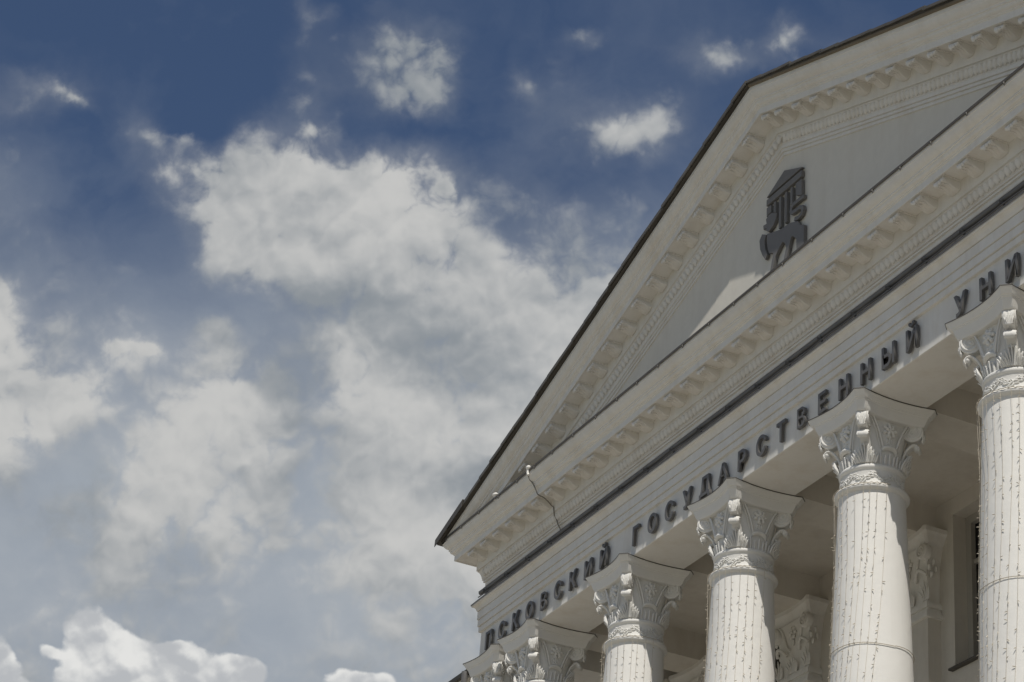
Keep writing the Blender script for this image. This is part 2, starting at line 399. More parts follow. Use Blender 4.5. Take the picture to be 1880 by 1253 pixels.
def rosette_mb(k):
    o, t = face(k); mb = MB(); Z = Vector((0, 0, 1)); c = o*.368 + Z*-.335
    for ring, r, n in ((0, .072, 7), (1, .038, 5)):
        for i in range(n):
            a = 2*PI*i/n + ring*.5; dv = t*math.cos(a) + Z*math.sin(a); e = -t*math.sin(a) + Z*math.cos(a)
            mb.lump(c + dv*r + o*(.012*ring), dv*.034, e*.026, o*.026, 7, 5)
    mb.lump(c + o*.022, t*.018, Z*.018, o*.018, 7, 5)
    for s in (-1, 1): mb.lump(c + Z*-.125 + t*s*.03 - o*.012, t*.018, Z*.026, o*.016, 7, 5)
    mb.lump(c + Z*-.085, t*.020, Z*.026, o*.018, 7, 5)
    mb.tube([c + Z*-.06, c + Z*-.13 - o*.012, c + Z*-.2 - o*.02], [.012, .014, .012], 6)
    for s in (-1, 1): mb.lump(c + Z*-.17 + t*s*.022 - o*.018, t*.016, Z*.020, o*.013, 7, 5)
    return mb
def cup_mb(k):                                     # the raised rims framing each face of the bell
    o, t = face(k); mb = MB(); Z = Vector((0, 0, 1))
    for s in (-1, 1):
        pts = bez(o*.385 + t*s*.235 + Z*-.215, o*.375 + t*s*.155 + Z*-.33, o*.375 + t*s*.125 + Z*-.45, o*.358 + t*s*.085 + Z*-.57, 10)
        mb.tube(pts, [.012]*4 + [.014]*5 + [.015, .010], 7)
        pts2 = [p + t*s*.035 - o*.010 for p in [Vector(q) for q in pts]]
        mb.tube(pts2, [.007]*11, 6)
    pts = bez(o*.352 + t*-.10 + Z*-.60, o*.395 + t*-.07 + Z*-.545, o*.395 + t*.07 + Z*-.545, o*.352 + t*.10 + Z*-.60, 10)
    mb.tube(pts, [.012, .018, .021, .022, .022, .022, .022, .022, .021, .018, .012], 7)
    mb.grid([[Vector(p) + o*e + Z*-h for p in pts] for e, h in ((.0, 0), (.008, .02), (-.02, .035))])
    return mb
def necking_mb():
    mb = MB()
    mb.lathe([(.335, -.772), (.350, -.776), (.368, -.784), (.380, -.80), (.383, -.815), (.380, -.83), (.368, -.845), (.360, -.85), (.357, -.856), (.357, -.94), (.360, -1.02),
              (.366, -1.034), (.40, -1.043), (.424, -1.056), (.434, -1.076), (.434, -1.092), (.424, -1.108), (.402, -1.118), (.390, -1.124), (.386, -1.135)], 72); return mb
def garland_mb():
    mb = MB(); Z = Vector((0, 0, 1)); rnd = random.Random(3); n = 54
    for i in range(n):
        a = 2*PI*i/n; w = math.sin(a*9)
        o = Vector((math.cos(a), math.sin(a), 0)); t = Vector((-o.y, o.x, 0))
        for m in range(3):
            dv = (t*rnd.uniform(.5, 1) + Z*rnd.uniform(-1, 1)).normalized(); e = o.cross(dv)
            c = o*(.360+rnd.uniform(0, .01)) + Z*(-.945 + .028*w + (m-1)*.026)
            mb.lump(c, dv*.030, e*.010, o*rnd.uniform(.006, .011), 6, 4)
    for sgn in (1,):
        pts = [Vector((math.cos(2*PI*i/120)*.366, math.sin(2*PI*i/120)*.366, -.945 + .03*math.sin(2*PI*i/120*9+.6))) for i in range(121)]
        mb.tube(pts, .008, 6)
    return mb
def shaft_r(z):
    d = -1.12 - z
    return .386 + .034*min(d, 2.2) + .018*max(0, min(d-2.2, 6)) if d > 0 else .386
def shaft_mb():
    mb = MB(); prof = [(.384, -1.10)]; z = -1.13
    while z > FOOT+.45: prof.append((shaft_r(z), z)); z -= .25
    rb = shaft_r(z)
    prof += [(rb, FOOT+.42), (rb+.03, FOOT+.40), (rb+.03, FOOT+.36), (rb+.01, FOOT+.33)] + [(rb+.03+.06*math.cos(R(a)), FOOT+.24+.06*math.sin(R(a))) for a in (80, 45, 0, -45, -80)] + [(rb+.02, FOOT+.16), (rb+.12, FOOT+.14), (rb+.12, FOOT)]
    mb.lathe(prof, 72); return mb
SUB = [('shaft', shaft_mb(), 'white', 50), ('necking', necking_mb(), 'cap', 40), ('garland', garland_mb(), 'cap', 80), ('bell', bell_mb(), 'cap', 40),
       ('abacus', abacus_mb(), 'cap', 28), ('abacus_flashing', flash_mb(), 'flash', 30)]
for k in range(4):
    SUB += [('volute', volute_mb(k), 'cap', 40), ('corner_leaf', corner_leaf_mb(k), 'cap', 80), ('leaf_scroll', leaf_scroll_mb(k), 'cap', 45),
            ('acanthus_leaf', acanthus_mb(k), 'cap', 80), ('rosette', rosette_mb(k), 'cap', 80), ('face_rim', cup_mb(k), 'cap', 60), ('leaf_ring', leaf_ring_mb(k), 'cap', 80)]
SUBM = [(n, mb.mesh(n, M[m], a)) for n, mb, m, a in SUB]
COLX = [-1.193, 0.0, 2.795, 5.60, 8.455, 11.215, 14.0, 15.19]
for x in COLX:
    col = empty('column', bld, (XO+x, 0, ZO+FOOT))
    for n, me in SUBM: link(D.objects.new(n, me), col, (0, 0, -FOOT))
# podium under the portico with steps
mb = MB(); zb = FOOT
for i in range(8): mb.box(XL-.6-.32*i, XR+.6+.32*i, YF-.7-.32*i, YB+.5, -ZO, zb-.16*(i+1)+.16)
for i in range(8, 20): mb.box(XL-.6-.32*i, XR+.6+.32*i, YF-.7-.32*i, YB+.5, -ZO, max(zb-.16*i, -ZO+.05))
obj('podium', mb, 'ground', bld)

# ---------------------------------------------------------------- portico interior
mb = MB(); mb.box(XL+.74, XR-.74, YF+.74, YB+.05, .55, .62); obj('portico_ceiling', mb, 'inner', bld)
for x in COLX:
    mb = MB(); mb.box(x-.32, x+.32, YF+.770, YB+.01, .13, .57); obj('ceiling_beam', mb, 'inner', bld)
BAYS = [1.4, 4.2, 7.0, 9.8, 12.6]; WH = .72
def wall_mb():
    mb = MB(); zs = [(-12.6, -9.2), (-6.2, -5.4), (-1.78, .32)]       # openings per storey
    zs = [(-11.0, -7.9), (-6.3, -3.1), (-1.80, .32)]
    xs = [XL-.02] + [v for b in BAYS for v in (b-WH, b+WH)] + [XR+.02]
    for i in range(0, len(xs), 2): mb.box(xs[i], xs[i+1], YB, YB+.45, -ZO, 2.0)
    for b in BAYS:
        lev = [-ZO] + [v for a in zs for v in a] + [2.0]
        for i in range(0, len(lev), 2): mb.box(b-WH, b+WH, YB, YB+.45, lev[i], lev[i+1])
    return mb, zs
mb, ZS = wall_mb(); obj('back_wall', mb, 'inner', bld)
for b in BAYS:
    for z0, z1 in ZS:
        w = empty('window', bld, (XO+b, YB+.2, ZO+z0))
        h = z1-z0; f = MB(); e = .11
        f.box(-WH+.002, -WH+e, 0, .12, .002, h-.002); f.box(WH-e, WH-.002, 0, .12, .002, h-.002)
        f.box(-WH+e, WH-e, 0, .12, h-e, h-.002); f.box(-WH+e, WH-e, 0, .12, .002, e)
        f.box(-.035, .035, .035, .10, e, h-e); f.box(-WH+e, -.035, .035, .10, h*.68, h*.68+.06); f.box(.035, WH-e, .035, .10, h*.68, h*.68+.06)
        obj('frame', f, 'frame', w, (0, 0, 0))
        gmb = MB(); gmb.box(-WH+e, WH-e, .07, .078, e, h-e); obj('pane', gmb, 'glass', w, (0, 0, 0))
        sm = MB(); sm.box(-WH-.06, WH+.06, -.27, .0, -.035, -.008); obj('sill', sm, 'flash', w, (0, 0, 0))
# pilasters on the wall behind each column
PZ = .13
def pil_cap_mb():
    mb = MB(); w = .386
    for z0, z1, e in ((-1.20, -1.15, .05), (-1.15, -1.10, .025), (-1.06, -1.00, .035), (-1.00, -.96, .015)): mb.box(-w-e, w+e, -e, .2, z0, z1)
    mb.box(-w-.004, w+.004, -.004, .2, -1.10, -1.06)
    rows = []
    for z, e in ((-.96, -.02), (-.7, -.012), (-.5, 0), (-.35, .03), (-.2, .07)): rows.append([(-w-e, .2, z), (-w-e, -e*.6, z), (w+e, -e*.6, z), (w+e, .2, z)])
    mb.grid(rows); return mb
def pil_abacus_mb():
    mb = MB(); rows = []
    for z, h in [(-.0, .50), (-.0, .56), (-.06, .56), (-.08, .54), (-.10, .52), (-.15, .495), (-.2, .46), (-.213, .45)]:
        fr_ = [(h*t - (.03*t if abs(t) == 1 else 0), -(h-.40) + .075*(1-t*t)) for t in [-1+2*i/14 for i in range(15)]]
        rows.append([(-h, .2, z), (-h, -(h-.40)+.03, z)] + [(x, y, z) for x, y in fr_] + [(h, -(h-.40)+.03, z), (h, .2, z)])
    mb.grid(rows, True, True); return mb
def pil_orn_mb():
    mb = MB(); Z = Vector((0, 0, 1)); t = Vector((1, 0, 0)); o = Vector((0, -1, 0))
    for s in (-1, 1):
        c = Vector((s*.40, -.07, -.31))
        mb.grid([[c + o*e + t*(r*math.cos(2*PI*j/20)) + Z*(r*math.sin(2*PI*j/20)) for j in range(20)] for e, r in ((-.06, .11), (.02, .11), (.035, .10))], True, True)
        spiral(c + o*.036, t, o, .10, .018, 2.2, R(90), .013, mb, s)
        mb.lump(c + o*.04, t*.02, Z*.02, o*.015)
        mb.tube(bez(Vector((s*.34, -.05, -.20)), Vector((s*.20, -.04, -.26)), Vector((s*.24, -.02, -.50)), Vector((s*.10, -.01, -.60)), 10), .020, 7)
        mb.tube(bez(Vector((s*.40, -.02, -.62)), Vector((s*.34, -.10, -.52)), Vector((s*.26, -.10, -.50)), Vector((s*.16, -.02, -.66)), 10), .022, 7)
        fan(mb, Vector((s*.36, .0, -.95)), t, Z, o, 5, .4, .16, .27, .024, .012, .02)
        for q in range(5): mb.lump((s*.42, -.03+.035*q, -.42-.09*(q % 3)), (.03, 0, 0), (0, .022, 0), (0, 0, .05), 7, 5)
    fan(mb, Vector((0, 0, -.95)), t, Z, o, 7, .5, .14, .24, .026, .012, .02)
    for i in range(6):
        a = 2*PI*i/6; mb.lump(Vector((.06*math.cos(a), -.03, -.36+.07*math.sin(a))), t*.034, o*.022, Z*.034, 7, 5)
    mb.lump((0, -.05, -.36), (.025, 0, 0), (0, .02, 0), (0, 0, .025)); mb.lump((0, -.02, -.50), (.03, 0, 0), (0, .02, 0), (0, 0, .06))
    return mb
pc = [('pilaster_capital', pil_cap_mb().mesh('pilaster_capital', M['cream'], 30)), ('pilaster_abacus', pil_abacus_mb().mesh('pilaster_abacus', M['cream'], 28)), ('pilaster_ornament', pil_orn_mb().mesh('pilaster_ornament', M['cream'], 60))]
for x in COLX:
    p_ = empty('pilaster', bld, (XO+x, YB-.2, ZO+FOOT))
    mb = MB(); mb.box(-.386, .386, 0, .21, 0, PZ-1.15-FOOT); obj('pilaster_shaft', mb, 'inner', p_, (0, 0, 0))
    for n, me in pc: link(D.objects.new(n, me), p_, (0, 0, PZ-FOOT))

# ---------------------------------------------------------------- wing of the building to the left
mb = MB(); mb.box(-40, XL-.03, YB+.02, 14, -ZO, 2.0); obj('wing_wall', mb, 'inner', bld)
mb = MB(); mb.grid([[(x, y, z) for y, z in ((YB+.02, 1.95), (2.02, 2.18), (2.02, 2.24), (YB+.1, 2.3))] for x in (-40, XL-.02)], True, True); obj('wing_eave', mb, 'inner', bld)
mb = MB(); mb.grid([[(x, y, z) for y, z in ((1.95, 2.24), (1.93, 2.30), (8, 4.0), (8, 3.95), (2.1, 2.25))] for x in (-40, XL-.02)], True, True); obj('wing_roof', mb, 'roof', bld)
mb = MB(); mb.tube([(-7.42, 1.93, 2.26), (-7.42, 1.93, 2.0), (-7.42, 2.5, 1.5), (-7.42, 2.55, -ZO)], .06, 10); obj('drainpipe', mb, 'gutter', bld)

# ---------------------------------------------------------------- lettering
sign = tag(empty('wall_lettering', None, (0, YF, ZO+.10)), 'dark raised metal Cyrillic letters running along the architrave', 'lettering')
TEXT = 'ПСКОВСКИЙ ГОСУДАРСТВЕННЫЙ УНИВЕРСИТЕТ'
cache = {}
def glyph(ch):
    if ch in cache: return cache[ch]
    cu = D.curves.new('g', 'FONT'); cu.body = ch; cu.align_x = 'CENTER'; cu.size = .362; cu.extrude = .022; cu.offset = .0 if ch in 'В' else .007; cu.resolution_u = 5
    to = D.objects.new('g', cu); C.collection.objects.link(to); C.view_layer.update()
    me = D.meshes.new_from_object(to.evaluated_get(C.evaluated_depsgraph_get())); D.objects.remove(to); D.curves.remove(cu)
    xs = [v.co.x for v in me.vertices]; w = max(xs)-min(xs); cx = (max(xs)+min(xs))/2
    ys = [v.co.y for v in me.vertices]
    k = .94
    me.transform(Matrix.Translation((-cx*k, 0, 0)) @ Matrix.Diagonal((k, 1, 1, 1))); me.transform(Matrix.Rotation(R(90), 4, 'X'))
    me.materials.clear(); me.materials.append(M['letter']); cache[ch] = me; return me
for i, ch in enumerate(TEXT):
    if ch == ' ': continue
    x = -1.11 + .459*i
    link(D.objects.new('letter', glyph(ch)), sign, (XO+x, -.042, .004))

# ---------------------------------------------------------------- emblem on the tympanum
def ribbon(path, w):
    L_ = []; R_ = []; P_ = [Vector((x, z)) for x, z in path]
    for i, q in enumerate(P_):
        t = (P_[min(i+1, len(P_)-1)] - P_[max(i-1, 0)]).normalized(); n = Vector((-t.y, t.x))*w/2
        L_.append(tuple(q+n)); R_.append(tuple(q-n))
    return L_ + R_[::-1]
emb = tag(empty('wall_emblem', None, (0, YF, ZO+2.7)), 'dark metal emblem of a portico above a walking beast on the tympanum', 'emblem')
P = {
'gable':[[(6.665,3.883),(7.09,4.075),(7.53,3.883)]],
'entablature':[[(6.665,3.845),(7.515,3.845),(7.515,3.75),(6.665,3.75)]],
'pillar':[[(6.671,3.715),(6.779,3.715),(6.784,3.60),(6.724,3.596),(6.677,3.578)],[(6.845,3.71),(6.895,3.71),(6.902,3.53),(6.85,3.56)],[(6.978,3.711),(7.028,3.711),(7.034,3.235),(6.984,3.235)],
          [(7.118,3.711),(7.168,3.711),(7.175,3.242),(7.125,3.242)],[(7.25,3.71),(7.30,3.71),(7.307,3.445),(7.256,3.458)],[(7.378,3.71),(7.518,3.71),(7.525,3.457),(7.383,3.529)]],
'tail':[ribbon([(7.575,3.415),(7.46,3.425),(7.33,3.425),(7.275,3.40),(7.262,3.355),(7.29,3.315),(7.36,3.305),(7.48,3.298),(7.535,3.275),(7.55,3.225),(7.52,3.175),(7.45,3.16),(7.36,3.185)], .056)],
'head':[[(6.724,3.582),(6.799,3.58),(6.936,3.506),(6.912,3.429),(6.851,3.362),(6.736,3.316),(6.658,3.384),(6.685,3.41),(6.607,3.417),(6.595,3.488),(6.678,3.474),(6.661,3.549)]],
'body':[[(6.698,3.306),(6.951,3.225),(7.057,3.20),(7.245,3.185),(7.443,3.11),(7.507,3.009),(7.592,2.98),(7.595,2.68),(7.43,2.68),(7.415,2.85),(7.35,2.93),(7.31,2.95),(7.285,2.93),(7.19,2.68),(7.12,2.68),(7.175,2.85),(7.14,2.94),(7.085,2.985),(7.02,2.945),(6.925,2.86),(6.85,2.66),(6.79,2.66),(6.865,2.92),(6.84,2.95),(6.76,2.98),(6.724,3.077),(6.694,3.199)]],
'foreleg':[[(6.572,3.369),(6.675,3.308),(6.638,3.239),(6.655,3.108),(6.715,2.99),(6.67,2.93),(6.598,3.03),(6.532,3.157),(6.51,3.3)]],
}
for nm, ps in P.items():
    for poly in ps:
        mb = MB(); mb.prism(poly, -.058, -.012); o = obj(nm, mb, 'emblem', emb, (XO, 0, -2.7), ang=20)
        bv = o.modifiers.new('bevel', 'BEVEL'); bv.width = .0025; bv.segments = 2; bv.limit_method = 'ANGLE'

# ---------------------------------------------------------------- cable over the cornice, and the two small white fittings
cp = [(0.984,-0.966,2.098),(0.955,-0.950,2.03),(0.93,-0.905,1.955),(.955,-0.868,1.90),(.995,-0.825,1.79),(1.01,-.790,1.712),(1.02,-0.70,1.685),(0.985,-0.60,1.655),(0.965,-0.535,1.62),(1.0,-0.520,1.58),(0.998,-0.500,1.477),(1.01,-.462,1.40),(1.023,-0.44,1.32),(1.06,-.425,1.26),(1.114,-0.44,1.203)]
def smooth_path(pts, n=5):
    P_ = [Vector(q) for q in pts]; o = []
    for i in range(len(P_)-1):
        a, b, c, d = P_[max(i-1, 0)], P_[i], P_[i+1], P_[min(i+2, len(P_)-1)]
        for k in range(n):
            t = k/n; o.append(.5*((2*b) + (c-a)*t + (2*a-5*b+4*c-d)*t*t + (3*b-a-3*c+d)*t**3))
    return o + [P_[-1]]
mb = MB(); mb.tube(smooth_path(cp), .0085, 7)
cb = tag(obj('hanging_cable', mb, 'cable'), 'dark cable hanging down over the cornice to the gutter', 'cable')
mb = MB(); mb.lump((0.984, -.966, 2.108), (.05, 0, 0), (0, .035, 0), (0, 0, .035), 10, 7); mb.tube([(.984, -.966, 2.08), (.975, -.966, 2.03), (.99, -.96, 1.99)], .02, 7)
obj('end_cap', mb, 'china', cb, (0, 0, 0))
mb = MB(); mb.lump((-.186, -.94, 2.135), (.06, 0, 0), (0, .045, 0), (0, 0, .032), 12, 8); mb.tube([(-.186, -.93, 2.05), (-.186, -.93, 2.12)], .03, 8)
tag(obj('white_fitting', mb, 'china'), 'small white fitting on the cornice ledge near the left roof tip', 'fitting')  # unidentified small white lump, gives off no light

# ---------------------------------------------------------------- light curtains on four of the columns
def strand_mb(phi0, drift, length, rnd, bulge=0):
    mb = MB(); pts = []; n = int(length/.10)
    for i in range(n+1):
        s = i/n; z = -1.075 - length*s
        ph = phi0 + drift*(s**1.4) + .012*math.sin(9*s+phi0*7)
        rr = shaft_r(z) + .010
        r = max(rr, .441 - .02*min(1, s*4)) if s > .004 else .436
        r = max(r, .446) if i == 0 else r
        pts.append(Vector((r*math.cos(ph), r*math.sin(ph), z)))
    mb.tube(pts, .0022, 4)
    for i in range(1, n):
        if rnd.random() < .55:
            p = pts[i]; o = Vector((p.x, p.y, 0)).normalized(); t = Vector((-o.y, o.x, 0))
            dv = (t*rnd.uniform(-1, 1) + o*rnd.uniform(0.1, .7) + Vector((0, 0, rnd.uniform(-.9, .3)))).normalized()
            e = dv.orthogonal().normalized(); mb.tube([p, p + dv*.014, p + dv*.034], [.0025, .0058, .0025], 4)
    return mb
LAB = {2: 'thin light strands hung on the third column from the left, leftmost of the light curtains',
       3: 'thin evenly spread light strands hung on the fourth column from the left',
       4: 'thin light strands drawn aside across the fifth column, its right side left bare',
       5: 'thin light strands hung on the rightmost column, cut off by the photo edge'}
for ci in (2, 3, 4, 5):
    rnd = random.Random(ci); lc = tag(empty('light_curtain', None, (XO+COLX[ci], 0, ZO-1.07)), LAB[ci], 'string lights', 'light curtains on the columns')
    mb = MB(); a0, a1 = R(-178), R(12) if ci != 4 else R(-5)
    pts = [Vector(((.441+.004*math.sin(i*1.7))*math.cos(a0+(a1-a0)*i/60), (.441+.004*math.sin(i*1.7))*math.sin(a0+(a1-a0)*i/60), -1.062 + .006*math.sin(i*2.3))) for i in range(61)]
    mb.tube(pts, .005, 5); obj('header_wire', mb, 'wire', lc, (0, 0, 1.07))
    n = 16
    for i in range(n):
        ph = a0 + (a1-a0)*((i+.5+rnd.uniform(-.2, .2))/n)**1.15
        dr = {2: -.15, 3: -.40, 4: -.95, 5: -.70}[ci]*max(0, (ph+R(110))/R(100))*rnd.uniform(.7, 1.1)
        obj('light_strand', strand_mb(ph, dr, 4.2, rnd), 'wire', lc, (0, 0, 1.07))
    if ci in (4, 5):
        z0 = -3.02 if ci == 4 else -3.22
        mb = MB(); r = shaft_r(z0)+.012
        mb.tube([(r*math.cos(2*PI*i/48), r*math.sin(2*PI*i/48), z0+.008*math.sin(i*.5)) for i in range(49)], .0042, 5)
        obj('binding_wire', mb, 'wire', lc, (0, 0, 1.07))

# ---------------------------------------------------------------- sun and sky
sd = D.lights.new('sun', 'SUN'); sd.energy = 3.15; sd.angle = R(.5); sd.color = (1, .95, .87)
so = link(D.objects.new('sun', sd)); so.rotation_euler = SUN.to_track_quat('Z', 'Y').to_euler(); so.location = (0, 0, 60)

yaw, pit, roll = -1.15743, .50815, .0871; FPX = 4261.014
fw = Vector((math.sin(yaw)*math.cos(pit), math.cos(yaw)*math.cos(pit), math.sin(pit)))
rt = Vector((math.cos(yaw), -math.sin(yaw), 0)); up = rt.cross(fw)
r2 = math.cos(roll)*rt + math.sin(roll)*up; u2 = -math.sin(roll)*rt + math.cos(roll)*up

w = D.worlds.new('World'); SC.world = w; w.use_nodes = True
nt = w.node_tree; nn = nt.nodes; ll = nt.links
for n in list(nn): nn.remove(n)
outn = nn.new('ShaderNodeOutputWorld')
def math_(op, a, b=None, c=None, clamp=False):
    n = nn.new('ShaderNodeMath'); n.operation = op; n.use_clamp = clamp
    for i, x in enumerate((a, b, c)):
        if x is None: continue
        if isinstance(x, (int, float)): n.inputs[i].default_value = x
        else: ll.new(x, n.inputs[i])
    return n.outputs[0]
def smooth(x, a, b, lo=0., hi=1.):
    n = nn.new('ShaderNodeMapRange'); n.interpolation_type = 'SMOOTHSTEP'
    ll.new(x, n.inputs[0]); n.inputs[1].default_value = a; n.inputs[2].default_value = b; n.inputs[3].default_value = lo; n.inputs[4].default_value = hi
    return n.outputs[0]
def dot(v, c):
    n = nn.new('ShaderNodeVectorMath'); n.operation = 'DOT_PRODUCT'; ll.new(v, n.inputs[0]); n.inputs[1].default_value = c; return n.outputs['Value']
def mixc(f, a, b):
    n = nn.new('ShaderNodeMix'); n.data_type = 'RGBA'
    if isinstance(f, float): n.inputs[0].default_value = f
    else: ll.new(f, n.inputs[0])
    for i, x in ((6, a), (7, b)):
        if isinstance(x, tuple): n.inputs[i].default_value = (*x, 1)
        else: ll.new(x, n.inputs[i])
    return n.outputs[2]
def noise(v, scale, detail=8, rough=.55, dist=0., lac=2.0, typ=None):
    n = nn.new('ShaderNodeTexNoise'); ll.new(v, n.inputs['Vector']); n.inputs['Scale'].default_value = scale
    n.inputs['Detail'].default_value = detail; n.inputs['Roughness'].default_value = rough; n.inputs['Distortion'].default_value = dist
    n.inputs['Lacunarity'].default_value = lac
    return n
tc = nn.new('ShaderNodeTexCoord'); dirv = tc.outputs['Generated']
df = math_('MAXIMUM', dot(dirv, fw), .2); inv = math_('DIVIDE', FPX/100, df)
# a map of the sky around one fixed compass direction, 1 unit = 1.34 degrees
px = math_('MULTIPLY_ADD', dot(dirv, r2), inv, 9.4); py = math_('MULTIPLY_ADD', dot(dirv, u2), math_('MULTIPLY', inv, -1.0), 6.265)
cv = nn.new('ShaderNodeCombineXYZ'); ll.new(px, cv.inputs[0]); ll.new(py, cv.inputs[1]); pos = cv.outputs[0]
def vadd(a, b):
    n = nn.new('ShaderNodeVectorMath'); n.operation = 'ADD'; ll.new(a, n.inputs[0])
    if isinstance(b, tuple): n.inputs[1].default_value = b
    else: ll.new(b, n.inputs[1])
    return n.outputs[0]
def vscale(a, k):
    n = nn.new('ShaderNodeVectorMath'); n.operation = 'SCALE'; ll.new(a, n.inputs[0]); n.inputs['Scale'].default_value = k; return n.outputs[0]
# wind-torn warp of the map
wn = noise(pos, .55, 4, .6); w1 = vscale(vadd(wn.outputs['Color'], (-.5, -.5, -.5)), 1.5)
wpos = vadd(pos, w1)
pos2 = vadd(pos, vscale(vadd(noise(pos, 1.1, 3, .5).outputs['Color'], (-.5, -.5, -.5)), .5))
def blobs(v, lst):
    acc = None
    for (x, y, rx, ry, ang, amp) in lst:
        m = nn.new('ShaderNodeMapping'); m.vector_type = 'TEXTURE'; ll.new(v, m.inputs[0])
        m.inputs['Location'].default_value = (x/100, y/100, 0); m.inputs['Rotation'].default_value = (0, 0, R(ang)); m.inputs['Scale'].default_value = (rx/100, ry/100, 1)
        d = nn.new('ShaderNodeVectorMath'); d.operation = 'DOT_PRODUCT'; ll.new(m.outputs[0], d.inputs[0]); ll.new(m.outputs[0], d.inputs[1])
        e = math_('POWER', .42, d.outputs['Value'])
        acc = math_('MULTIPLY', e, amp) if acc is None else math_('MULTIPLY_ADD', e, amp, acc)
    return acc
# coverage (first) and brightness (second) of the middle cloud deck, one row every 80 units of the sky map, one digit every 80
DECK = [('0000000201000000001', '4444444444444444444'), ('0011100337800212323', '4444444332233344444'), ('3331110447803310200', '4444444332234344444'),
        ('2204005711102466200', '4444445544444355444'), ('4202789999733332100', '4444655668633344444'), ('4321399999965443100', '3333366567643333333'),
        ('3431079999886677532', '2333355666655333333'), ('8443113769999998642', '8433333213466554444'), ('9657464587789999864', '8558542273235766666'),
        ('9995688499999999999', '6684684177545666666'), ('9867879789999999999', '8846877446766666666'), ('5448988588889999999', '3217865355424444444'),
        ('4569878789999999999', '4236675457776666666'), ('4566776678999999999', '4544255566666666666'), ('4555554456777777777', '4554344555555555555'),
        ('5555554456666666666', '4444444444444444444'), ('5555554456666666666', '4444444444444444444')]
CUM = [(168,1132,34,36,0,.85),(160,1185,62,44,0,.75),(88,1192,38,12,25,.5),(215,1190,60,40,0,.7),(260,1215,75,42,0,.7),(330,1205,45,30,0,.75),(300,1245,130,40,0,.7),(420,1228,45,28,0,.6),(470,1228,36,26,0,.7),(380,1265,110,34,0,.8),(150,1262,110,30,0,.7),
       (-5,1185,26,45,0,.7),(10,1235,46,42,0,.7),(640,1246,38,22,0,.75),(700,1250,40,22,0,.75),(668,1268,60,24,0,.7)]
n1 = noise(vadd(pos2, (0, 0, 1.7)), .75, 11, .56, 0.)
n1s = noise(vadd(pos2, (0, 0, 1.7)), .75, 4, .50, 0.)
n1b = noise(vadd(pos2, (.08, -.30, 1.7)), .75, 4, .50, 0.)

w3 = vscale(vadd(noise(pos, 1.7, 5, .6).outputs['Color'], (-.5, -.5, -.5)), .55)
dpos = vadd(vadd(pos, vscale(vadd(wn.outputs['Color'], (-.5, -.5, -.5)), .55)), w3)
sp = nn.new('ShaderNodeSeparateXYZ'); ll.new(dpos, sp.inputs[0])
fx = math_('DIVIDE', sp.outputs[0], 14.4); fy = math_('MINIMUM', math_('MAXIMUM', math_('DIVIDE', sp.outputs[1], .8), 0.), 16.)
acc = None
for j, (dd, lv) in enumerate(DECK):
    cr = nn.new('ShaderNodeValToRGB'); ll.new(fx, cr.inputs[0]); e = cr.color_ramp.elements; cr.color_ramp.interpolation = 'LINEAR'
    for i in range(1, 18): e.new(i/18)
    for i in range(19): e[i].color = (int(dd[i])/9, int(lv[i])/9, 0, 1)
    wj = math_('SUBTRACT', 1., math_('ABSOLUTE', math_('SUBTRACT', fy, float(j))), None, True)
    ma = nn.new('ShaderNodeVectorMath'); ma.operation = 'MULTIPLY_ADD'; ll.new(cr.outputs[0], ma.inputs[0]); ll.new(wj, ma.inputs[1])
    if acc is None: ma.inputs[2].default_value = (0, 0, 0)
    else: ll.new(acc, ma.inputs[2])
    acc = ma.outputs[0]
sa = nn.new('ShaderNodeSeparateXYZ'); ll.new(acc, sa.inputs[0]); DK = sa.outputs[0]; LV = sa.outputs[1]
SMALL = [(1078,66,34,16,-5,.42),(1340,108,72,28,8,.5),(558,30,16,34,-8,.22),(690,10,20,10,0,.15),(970,165,20,44,-25,.25),(600,240,26,14,0,.3),(345,262,22,14,0,.3),(275,250,34,26,25,.3),(130,175,34,12,35,.25),
         (720,655,22,30,0,.3),(820,350,14,24,30,.3),(50,150,60,18,25,.2),(40,190,60,22,5,.2),(140,180,34,14,40,.25),(1440,75,28,36,0,.45),(1150,240,100,30,0,.12),(1225,205,30,26,0,.2),(600,30,20,16,0,.2),(-2,560,18,40,0,.4),(380,605,40,22,0,.3),(215,640,30,16,0,.3),(272,645,24,14,0,.3)]
B = math_('ADD', DK, blobs(dpos, SMALL))
def billow(off, oct_=5):
    q = vadd(pos2, off); acc = None; tot = 0
    for i in range(oct_):
        f = .62*2.15**i; a_ = .52**i; tot += a_
        n = noise(vadd(q, (3.1*i, 7.7*i, 2.9*i)), f, 1.0 if i < 4 else 3.0, .5)
        v = math_('ABSOLUTE', math_('MULTIPLY_ADD', n.outputs['Fac'], 2., -1.))
        acc = math_('MULTIPLY', v, a_) if acc is None else math_('MULTIPLY_ADD', v, a_, acc)
    return math_('DIVIDE', acc, tot)
bl = billow((0, 0, 0)); bs = billow((0, 0, 0), 3); blu = billow((.06, -.20, 0), 3)
# clear sky
sky = nn.new('ShaderNodeTexSky'); sky.sky_type = 'NISHITA'; sky.sun_disc = False; sky.sun_elevation = math.asin(SUN.z); sky.sun_rotation = math.atan2(SUN.x, SUN.y)
sky.air_density = 1.0; sky.dust_density = .3; sky.ozone_density = 5.0
bsky = nn.new('ShaderNodeBackground'); ll.new(mixc(.16, sky.outputs[0], (.55, 1.25, 3.6)), bsky.inputs[0]); bsky.inputs[1].default_value = .05
